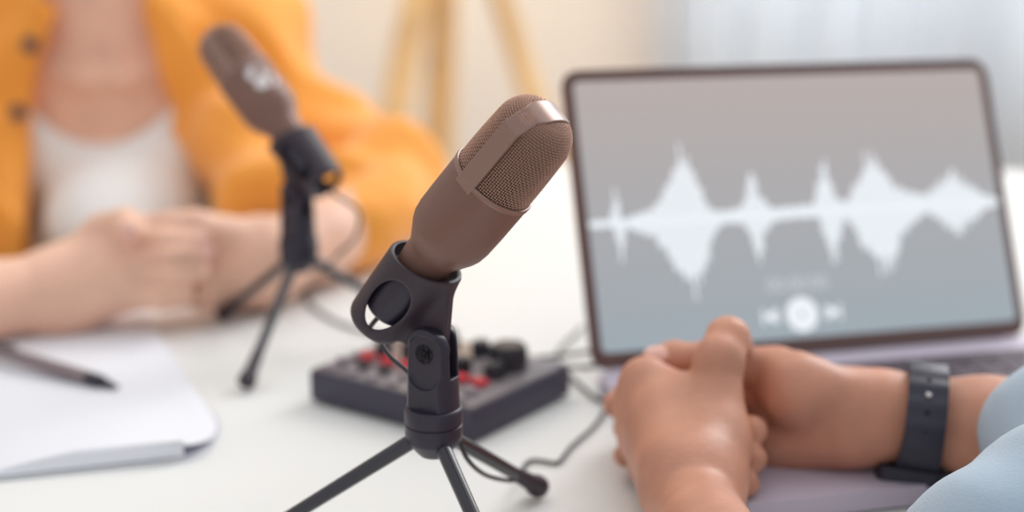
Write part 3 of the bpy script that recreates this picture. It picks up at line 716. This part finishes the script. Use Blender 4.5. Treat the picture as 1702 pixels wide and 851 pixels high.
def head_parts(P, Rm, s, par, up=None):
    for sx in (-1, 1):
        b = bmesh.new(); bmesh.ops.create_uvsphere(b, u_segments=20, v_segments=14, radius=.0118*s); bmesh.ops.translate(b, vec=P(.032*sx, .0705, .006), verts=b.verts[:])
        e = obj('eye', b, M['eye'], par); b = bmesh.new(); bmesh.ops.create_uvsphere(b, u_segments=16, v_segments=10, radius=.006*s); bmesh.ops.translate(b, vec=P(.032*sx, .0775, .005), verts=b.verts[:]); obj('iris', b, M['iris'], e)
    F = Field(P(0, 0, 0)-.16, P(0, 0, 0)+.16, .004)
    F.ell(P(0, -.022, .042), (.086*s, .098*s, .094*s), .01, Rm); F.ell(P(0, -.06, -.01), (.075*s, .06*s, .09*s), .03, Rm)
    F.ell(P(0, .085, -.035), (.07, .075, .085), .008, Rm, sub=True); F.ell(P(0, -.125, .03), (.035, .03, .035), .01, Rm)
    F.mesh('hair', M['hair'], par)
    b = bmesh.new(); pts = [P(-.022, .0875, -.0590), P(-.010, .0975, -.0575), P(0, .0985, -.0590), P(.010, .0975, -.0575), P(.022, .0875, -.0590)]
    tube(b, spline(pts, 5), [.002]+[.0045]*19+[.002], 10); obj('lips', b, M['lip'], par)
def ontable(F):                                     # cloth lies on the table instead of sinking into it
    x, y, z = F.grid(F.all()); c = np.maximum(np.sqrt((x-TC[0])**2+(y-TC[1])**2)-TR-.004, np.abs(z+.04)-.0408)
    F.f[...] = np.maximum(F.f, -c.astype(np.float32))
def warp(F, amp, freq, seed=0):
    x, y, z = F.grid(F.all()); r = np.random.RandomState(seed)
    for _ in range(6):
        k = r.normal(size=3); k /= np.linalg.norm(k); ph = r.uniform(0, 6.28); fr = freq*r.uniform(.6, 1.7)
        arg = fr*(k[0]*x+k[1]*y+k[2]*z)+ph+1.2*np.sin(.5*fr*(k[1]*x+k[2]*y+k[0]*z))
        F.f += (amp*np.sin(arg)/math.sqrt(3)).astype(np.float32)

per = tag(bpy.data.objects.new('person', None), 'person in a pale blue shirt, hands clasped over the laptop, wearing a dark wristband watch', 'person'); COL.objects.link(per)
T = np.array([.42, .21]); fw = np.array([-.255, .967]); rtv = np.array([.967, .255])
def TP(x, y, z): return np.array([T[0]+rtv[0]*x+fw[0]*y, T[1]+rtv[1]*x+fw[1]*y, z])
Rt = np.array([[rtv[0], fw[0], 0], [rtv[1], fw[1], 0], [0, 0, 1]])
# hands + forearms, fine grid
F = Field((.0, .38, -.004), (.40, .86, .13), .0016)
# left hand (near)
wr = W(1152, 838, .682); fa_ = np.array([.088, .420, .045])
F.cap(fa_, wr, .0285, .0195, .006); 
IM, MMc, RM_, PM = W(1076, 634, .752), W(1062, 676, .757), W(1072, 728, .752), W(1096, 780, .740)
back = np.array([-.7, -.45, .3])
wc = W(1150, 800, .695)
F.cap(wr, wc, .0205, .0205, .008)
F.cap(wc, IM, .0200, .0110, .010); F.cap(wc, MMc, .0200, .0110, .012); F.cap(wc, RM_, .020, .0105, .012); F.cap(wc, PM, .0185, .0100, .012)
F.ell(W(1140, 720, .738), (.024, .020, .030), .014)
# thumb ray
TM, TI, TT = W(1196, 604, .731), W(1210, 562, .738), W(1226, 574, .764)
TCm = W(1186, 735, .712)
F.cap(wc, TCm, .0190, .0170, .012); F.cap(TCm, TM, .0160, .0108, .010); F.cap(TM, TI, .0104, .0102, .006); F.cap(TI, TT, .0100, .0082, .004)
F.ell(TM+np.array([-.001, -.002, .004]), (.0108, .0108, .0108), .006); F.ell(TI, (.0104, .0104, .0100), .003)
F.cap(W(1165, 700, .732), IM, .014, .0085, .010)
F.cap(W(1150, 690, .738), W(1110, 660, .748), .0095, .0085, .010)
# knuckle bumps
for q in (IM, MMc, RM_, PM): F.ell(q+np.array([-.003, -.003, .001]), (.0100, .0100, .0100), .008)
# left fingers: turn away at the knuckles and come back under the other palm
for q, pip, dip, tip, r in ((IM, W(1090, 640, .792), W(1160, 665, .795), W(1225, 690, .770), .0088),
                            (MMc, W(1085, 688, .796), W(1165, 705, .775), W(1250, 716, .733), .0088),
                            (RM_, W(1100, 738, .788), W(1170, 752, .762), W(1250, 762, .726), .0086),
                            (PM, W(1125, 788, .768), W(1175, 797, .745), W(1240, 803, .718), .0078)):
    F.chain([q, pip, dip, tip], [r+.0012, r, r*.95, r*.88], .0025)
left = F
left.mesh('hand', M['skin'], per, 1)
# right hand (far)
F = Field((.0, .45, -.004), (.50, .90, .13), .0016)
rw = W(1470, 689, .752); re = np.array([.43, .565, .055]); r2 = W(1645, 712, .742)
F.cap(r2, re, .0255, .032, .006); F.cap(rw, r2, .0208, .0238, .01); F.cap(W(1440, 692, .755), rw, .0202, .0205, .01)
fl = np.array([0, 1, .1])
palm = W(1405, 690, .760)
IMr, MMr, RMr, PMr = W(1245, 622, .792), W(1235, 662, .796), W(1240, 705, .790), W(1258, 742, .780)
F.cap(W(1440, 680, .757), W(1250, 640, .792), .0180, .0120, .010); F.cap(palm, MMr, .020, .0125, .010)
F.cap(W(1440, 700, .757), RMr, .0190, .012, .010); F.cap(W(1425, 712, .755), PMr, .0180, .0125, .010)
F.cap(W(1395, 722, .752), W(1290, 742, .763), .0160, .0130, .008)          # hypothenar
# thenar and thumb
th0, th1, th2, th3 = W(1405, 668, .752), W(1290, 617, .762), W(1168, 600, .770), W(1088, 600, .775)
F.cap(th0, W(1325, 648, .750), .0160, .0185, .008); F.cap(W(1325, 648, .750), th1, .0180, .0125, .008)
F.chain([th1, th2, W(1120, 598, .775), th3], [.0122, .0094, .0096, .0072], .004)
for q, pip, dip, tip, r in ((IMr, W(1130, 640, .826), W(1066, 640, .815), W(1040, 655, .795), .0086),
                            (MMr, W(1110, 680, .828), W(1045, 672, .808), W(1024, 672, .778), .0086),
                            (RMr, W(1120, 722, .822), W(1066, 715, .805), W(1040, 712, .780), .0082),
                            (PMr, W(1130, 757, .810), W(1070, 757, .792), W(1038, 757, .765), .0072)):
    F.chain([q, pip, dip, tip], [r+.001, r, r*.95, r*.85], .0025)
F.ell(W(1085, 690, .700), (.001, .001, .001), 0)
F.mesh('hand', M['skin'], per, 1)
def nail(c, nrm, along, a, bb, par, m='nail'):
    nrm = Vector(nrm).normalized(); al = Vector(along); al = (al-nrm*al.dot(nrm)).normalized(); sd = nrm.cross(al)
    b = bmesh.new(); bmesh.ops.create_uvsphere(b, u_segments=20, v_segments=12, radius=1); 
    mt = Matrix(((al.x*a, sd.x*bb, nrm.x*.0022, c[0]), (al.y*a, sd.y*bb, nrm.y*.0022, c[1]), (al.z*a, sd.z*bb, nrm.z*.0022, c[2]), (0, 0, 0, 1)))
    bmesh.ops.transform(b, matrix=mt, verts=b.verts[:]); obj('fingernail', b, M[m], par, True, 0)
nail(W(1093, 588, .7685)+np.array([0, 0, .0]), (-.1, -.55, .8), cR*-1, .0075, .0055, per)
# torso, shirt, head
F = Field((-.02, -.15, -.62), (.90, .95, .72), .009)
F.cap(TP(-.12, 0, .20), TP(.12, 0, .20), .075, None, .04); F.ell(TP(0, 0, .08), (.17, .11, .24), .05, Rt); F.ell(TP(0, -.02, -.18), (.155, .11, .18), .06, Rt)
F.cap(TP(0, 0, .24), TP(0, .02, .36), .055, .050, .03)
hp = head(F, TP(0, .035, .455), fw)
F.mesh('body', M['skin'], per, 1); head_parts(*hp, per)
F = Field((.0, -.15, -.40), (.90, .95, .34), .0055)
F.cap(TP(-.13, 0, .20), TP(.13, 0, .20), .090, None, .05); F.ell(TP(0, 0, .06), (.19, .13, .27), .06, Rt); F.ell(TP(0, -.02, -.20), (.175, .13, .19), .06, Rt)
F.cap(TP(.165, .01, .19), np.array([.53, .47, .075]), .066, .056, .05); F.cap(np.array([.53, .47, .075]), re+np.array([.01, -.01, .01]), .056, .048, .03)
F.cap(re, W(1768, 722, .700), .044, .038, .02)
F.cap(TP(-.165, .01, .19), np.array([.125, .360, .062]), .062, .046, .05); F.cap(np.array([.125, .360, .062]), np.array([.098, .405, .052]), .044, .038, .03)
F.cap(W(1628, 900, .60), W(1780, 872, .62), .027, .036, .02)
F.cap(W(1780, 880, .62), np.array([.50, .46, .08]), .036, .05, .04)
warp(F, .0042, 60, 3)
F.ell(TP(0, .02, .33), (.062, .06, .05), .01, Rt, sub=True)
ontable(F)
SH2 = F.mesh('shirt', M['blue'], per, 1)
# trousers, seat
F = Field((.0, -.45, -.76), (.95, .80, -.1), .010)
for sx in (-1, 1):
    F.cap(TP(.09*sx, -.02, -.27), TP(.10*sx, .38, -.27), .085, .062, .03); F.cap(TP(.10*sx, .38, -.27), TP(.10*sx, .36, -.66), .060, .042, .02); F.cap(TP(.10*sx, .35, -.70), TP(.10*sx, .47, -.715), .036, .030, .02)
F.mesh('trousers', M['trouser'], per, 1)
def stool(c, rz, label):
    s = thing('stool', label, 'stool', (c[0], c[1], -.75), rz, 'stools at the table')
    b = bmesh.new(); lathe(b, [(0, .38), (.17, .38), (.185, .39), (.185, .405), (.175, .415), (0, .415)], 48); obj('seat', b, M['wood'], s)
    for k in range(4):
        a = PI/4+k*PI/2; b = bmesh.new(); tube(b, [(.12*math.cos(a), .12*math.sin(a), .385), (.19*math.cos(a), .19*math.sin(a), 0)], [.018, .014], 12); obj('leg', b, M['wood'], s)
    return s
stool(TP(0, -.04, 0), 0, 'wooden stool under the person in the pale blue shirt')

# wrist watch
wt = thing('wrist_watch', 'dark navy watch with a perforated silicone band on the wrist above the laptop', 'watch')
ax = (r2-rw)/np.linalg.norm(r2-rw); wcn = W(1531, 697, .7455)
upv = cU-ax*(cU@ax); upv /= np.linalg.norm(upv); frv = np.cross(upv, ax); frv = frv if frv@cf < 0 else -frv      # frv faces the camera
def wp(th, rad, s): return wcn+ax*s+rad*(math.cos(th)*frv+math.sin(th)*upv)
b = bmesh.new(); n = 72; prev = None; first = None
for i in range(n):
    th = 2*PI*i/n; hw_ = .0094+.0012*max(0, math.cos(th+1.2))**3; ro = .0266+.0008*math.cos(th)
    rg = [b.verts.new(wp(th, ro-.0030, -hw_)), b.verts.new(wp(th, ro-.0006, -hw_)), b.verts.new(wp(th, ro, -hw_+.0012)), b.verts.new(wp(th, ro, hw_-.0012)), b.verts.new(wp(th, ro-.0006, hw_)), b.verts.new(wp(th, ro-.0030, hw_))]
    if prev:
        for k in range(6): b.faces.new((prev[k], prev[(k+1) % 6], rg[(k+1) % 6], rg[k]))
    else: first = rg
    prev = rg
for k in range(6): b.faces.new((prev[k], prev[(k+1) % 6], first[(k+1) % 6], first[k]))
obj('band', b, M['watch'], wt, sharp=40)
# overlapping loose end of the band
b = bmesh.new(); prev = None
n = 40
for i in range(n+1):
    th = 1.55-2.35*i/n; e = min(1, (n-i)/4+.35); hw_ = .0096*(e if i > n-4 else 1); ro = .0292+.0004*math.sin(i)
    rg = [b.verts.new(wp(th, ro-.0022, -hw_)), b.verts.new(wp(th, ro-.0004, -hw_)), b.verts.new(wp(th, ro, -hw_+.001)), b.verts.new(wp(th, ro, hw_-.001)), b.verts.new(wp(th, ro-.0004, hw_)), b.verts.new(wp(th, ro-.0022, hw_))]
    if prev:
        for k in range(6): b.faces.new((prev[k], prev[(k+1) % 6], rg[(k+1) % 6], rg[k]))
    else: b.faces.new(rg[::-1])
    prev = rg
b.faces.new(prev); st = obj('strap_end', b, M['watch'], wt, sharp=40)
def dot(th, m, r, h):
    c = wp(th, .0292, 0); nr = Vector(c-wcn).normalized(); q = Matrix.Translation(Vector(c)) @ nr.to_track_quat('Z', 'Y').to_matrix().to_4x4()
    b = bmesh.new(); lathe(b, [(0, -.001), (r, -.001), (r, h*.7), (r*.8, h), (0, h)], 20, mtx=q); return b
for k, th in enumerate((1.15, .84, .53, .22, -.09, -.40)):
    if k == 2: obj('pin', dot(th, 0, .0015, .0009), M['pin'], wt)
    else: obj('strap_hole', dot(th, 0, .0013, .0001), M['hole'], wt)
# watch case on the underside
thc = -1.66; cn = wp(thc, .0282, -.003); nr = Vector(cn-wcn).normalized(); q = Matrix.Translation(Vector(cn)) @ Matrix((Vector(ax), nr.cross(Vector(ax)), nr)).transposed().to_4x4()
b = bmesh.new(); prism(b, rrect(-.0165, -.0145, .0165, .0145, .006), -.0045, .0030, q); bmesh.ops.bevel(b, geom=[e for e in b.edges if len(e.link_faces) == 2 and e.calc_face_angle() > 1.2], offset=.0015, segments=3, affect='EDGES'); obj('case', b, M['watch'], wt)
b = bmesh.new(); prism(b, rrect(-.0145, -.0125, .0145, .0125, .005), .0030, .0034, q); obj('glass', b, M['hinge'], wt)

# ------------------------------------------------------------------ person in the orange shirt
p1 = tag(bpy.data.objects.new('person', None), 'person in an open orange shirt over a white tank top, hands clasped on the table', 'person'); COL.objects.link(p1)
XC = -.405; YC = 1.52
body = Field((-.85, .90, -.40), (.05, 1.85, .64), .0055)
body.cap((XC-.12, YC, .165), (XC+.12, YC, .165), .060, None, .04)
body.ell((XC, YC, .06), (.155, .105, .20), .05); body.ell((XC, YC+.02, -.18), (.14, .10, .20), .06)
body.cap((XC, YC-.01, .17), (XC+.006, YC-.015, .32), .050, .047, .035)
body.cap((XC-.045, YC-.05, .22), (XC+.000, YC-.098, .118), .0095, .0085, .010); body.cap((XC+.050, YC-.05, .22), (XC+.016, YC-.098, .118), .0095, .0085, .010)
body.cap((XC-.13, YC-.06, .150), (XC-.010, YC-.101, .117), .0095, .0085, .010); body.cap((XC+.14, YC-.06, .150), (XC+.028, YC-.101, .117), .0095, .0085, .010)
hp1 = head(body, (XC+.006, YC-.03, .378), (.25, -1))
body.mesh('body', M['skin2'], p1, 1); head_parts(*hp1, p1)
# arms and hands
F = Field((-.66, .88, -.002), (.04, 1.40, .16), .0024)
e1 = np.array([-.60, 1.14, .050]); F.cap(e1, W(-60, 502, .985), .031, .0285, .01); F.cap(W(-60, 502, .985), W(105, 484, 1.02), .0280, .0255, .01)
w1 = W(105, 484, 1.02)
K = [W(214, 395, 1.030), W(222, 424, 1.022), W(224, 458, 1.015), W(212, 492, 1.008)]
F.cap(w1, W(160, 420, 1.035), .025, .017, .015)
for q, r in zip(K, (.0125, .0125, .012, .0115)): F.cap(w1, q, .0245, r, .015)
for q, pip, tip, r in ((K[0], W(272, 400, 1.015), W(326, 402, 1.02), .0078), (K[1], W(282, 428, 1.008), W(336, 420, 1.012), .0078), (K[2], W(280, 462, 1.004), W(334, 452, 1.01), .0076), (K[3], W(262, 496, 1.002), W(306, 488, 1.01), .0078)):
    F.chain([q, pip, tip], [r+.002, r, r*.9], .0015)
F.chain([W(140, 425, 1.03), W(172, 385, 1.03), W(206, 372, 1.02), W(216, 386, 1.005)], [.016, .0125, .0105, .0092], .006)
# the other hand
e2 = W(606, 368, 1.19); w2 = W(432, 436, 1.075)
F.cap(e2, W(520, 402, 1.135), .030, .030, .01); F.cap(W(520, 404, 1.135), w2, .031, .0275, .01)
K2 = [W(345, 395, 1.062), W(330, 428, 1.055), W(328, 462, 1.048), W(340, 485, 1.042)]
for q in K2: F.cap(w2, q, .0270, .0135, .015)
for q, pip, tip, r in zip(K2, (W(290, 405, 1.062), W(280, 435, 1.055), W(285, 470, 1.045), W(300, 492, 1.035)), (W(255, 425, 1.05), W(240, 450, 1.045), W(250, 480, 1.035), W(270, 500, 1.03)), (.0095, .0095, .009, .008)):
    F.chain([q, pip, tip], [r+.002, r, r*.9], .0015)
F.chain([W(380, 395, 1.055), W(325, 378, 1.035), W(285, 378, 1.03), W(243, 376, 1.03)], [.0165, .012, .0105, .0085], .006)
F.mesh('hands', M['skin2'], p1, 1)
nail(W(214, 384, .9955), -cf+.2*cU, cU, .0062, .0056, p1); nail(W(250, 377, 1.021), -cf+.4*cU, cR, .007, .0055, p1)
nail(W(336, 400, 1.011), -cf+.1*cU, cR, .006, .005, p1); nail(W(342, 420, 1.003), -cf, cR, .006, .005, p1)
# tank top
F = Field((-.65, 1.20, -.36), (-.15, 1.70, .26), .005)
F.cap((XC-.095, YC-.005, .150), (XC+.095, YC-.005, .150), .060, None, .03); F.ell((XC, YC, .06), (.158, .111, .206), .05); F.ell((XC, YC+.02, -.18), (.148, .108, .205), .06)
F.ell((XC+.035, YC-.12, .0), (.075, .14, .055), .05)
F.cap((XC-.055, YC-.085, .03), (XC+.055, YC-.085, .03), .035, None, .05)
F.ell((XC+.003, YC-.10, .150), (.086, .15, .092), .006, sub=True)
F.ell((XC, YC+.02, .24), (.085, .12, .075), .006, sub=True)
ontable(F)
tk = F.mesh('tank_top', None, p1, 1)
tm = M['tank']; nt = tm.node_tree; wv = nt.nodes.new('ShaderNodeTexWave'); wv.inputs['Scale'].default_value = 75; wv.inputs['Distortion'].default_value = .3
bp = nt.nodes.new('ShaderNodeBump'); bp.inputs['Strength'].default_value = .5; bp.inputs['Distance'].default_value = .001; tcn = nt.nodes.new('ShaderNodeTexCoord')
nt.links.new(tcn.outputs['Object'], wv.inputs['Vector']); nt.links.new(wv.outputs['Fac'], bp.inputs['Height']); nt.links.new(bp.outputs[0], nt.nodes['Principled BSDF'].inputs['Normal'])
tk.data.materials.append(tm)
# open shirt
F = Field((-.90, 1.0, -.36), (.06, 1.75, .30), .0048)
F.cap((XC-.15, YC, .155), (XC+.12, YC, .153), .082, .079, .04); F.ell((XC, YC, .05), (.178, .128, .24), .04); F.ell((XC, YC+.02, -.20), (.18, .13, .19), .06)
# sleeve on the right of the picture: shoulder, elbow on the table, rolled cuff
F.cap((XC+.130, YC, .115), W(570, 265, 1.42), .055, .045, .04)
F.cap(W(570, 265, 1.42), W(668, 290, 1.33), .046, .042, .03)
F.cap(W(668, 290, 1.33), W(640, 342, 1.23), .040, .036, .03); F.cap(W(640, 342, 1.23), W(590, 366, 1.18), .036, .032, .02)
cf2 = W(580, 370, 1.17); F.cap(cf2, W(597, 364, 1.185), .034, .035, .006)
F.cap((XC+.12, YC-.06, .08), W(440, 320, 1.30), .050, .032, .03); F.cap(W(440, 320, 1.30), W(560, 318, 1.27), .030, .040, .03)
F.cap((XC-.10, YC-.06, .08), (-.478, 1.36, -.02), .060, .050, .04)
# other sleeve
F.cap((XC-.175, YC, .150), (-.64, 1.27, .075), .072, .056, .05); F.cap((-.64, 1.27, .075), (-.585, 1.150, .052), .056, .046, .03)
warp(F, .0060, 38, 11); warp(F, .0022, 80, 5)
# opening
x, y, z = F.grid(F.all())
ontable(F)
xl = np.interp(z.ravel(), [-.05, .084, .13, .20, .30], [-.480, -.472, -.455, -.462, -.47])[None, None, :]+.006*np.sin(z*30); xr = np.interp(z.ravel(), [-.05, .02, .09, .14, .20, .30], [-.302, -.309, -.327, -.346, -.352, -.35])[None, None, :]+.004*np.sin(z*45+1)
sl = np.minimum(1, y/1.41)
wedge = np.maximum(np.maximum(xl*sl-x, x-xr*sl), y-(YC+.01))
F.f[...] = smax(F.f, -wedge.astype(np.float32), .012)
F.ell((XC+.003, YC, .27), (.066, .075, .085), .01, sub=True)
# collar flaps and plackets
F.cap((XC-.040, YC-.105, .185), (XC-.090, YC-.112, .115), .012, .030, .008, flat=(0.25, -1, .35), fr=.28)
F.cap((XC+.062, YC-.105, .185), (XC+.115, YC-.108, .110), .012, .030, .008, flat=(-.25, -1, .35), fr=.28)
F.cap((XC-.075, YC-.02, .235), (XC-.050, YC-.100, .195), .020, .014, .01, flat=(1, .3, -.3), fr=.4); F.cap((XC+.085, YC-.02, .235), (XC+.066, YC-.100, .195), .020, .014, .01, flat=(1, -.3, .3), fr=.4)
F.cap((XC-.068, YC-.118, .10), (XC-.080, YC-.122, -.10), .011, .011, .004, flat=(.2, -1, 0), fr=.4); F.cap((XC+.085, YC-.116, .08), (XC+.110, YC-.112, -.08), .011, .011, .004, flat=(-.2, -1, 0), fr=.4)
F.mesh('shirt', M['orange'], p1, 1)
for px_, py_, dd in ((50, 75, 1.385), (30, 187, 1.385), (4, 350, 1.375)):
    c = W(px_, py_, dd); q = Matrix.Translation(Vector(c)) @ Vector((.1, -1, .2)).to_track_quat('Z', 'Y').to_matrix().to_4x4()
    b = bmesh.new(); lathe(b, [(0, -.006), (.0070, -.006), (.0076, .001), (.0062, .0020), (.0042, .0013), (0, .0014)], 24, mtx=q); obj('button', b, M['button'], p1)
F = Field((-.80, 1.0, -.76), (-.05, 1.85, -.12), .010)
for sx in (-1, 1):
    F.cap((XC+.08*sx, YC+.02, -.27), (XC+.10*sx, YC-.36, -.27), .082, .060, .03); F.cap((XC+.10*sx, YC-.36, -.27), (XC+.10*sx, YC-.34, -.66), .058, .040, .02); F.cap((XC+.10*sx, YC-.33, -.70), (XC+.10*sx, YC-.45, -.715), .036, .030, .02)
F.mesh('trousers', M['trouser'], p1, 1)
stool((XC, YC+.03), 0, 'wooden stool under the person in the orange shirt')
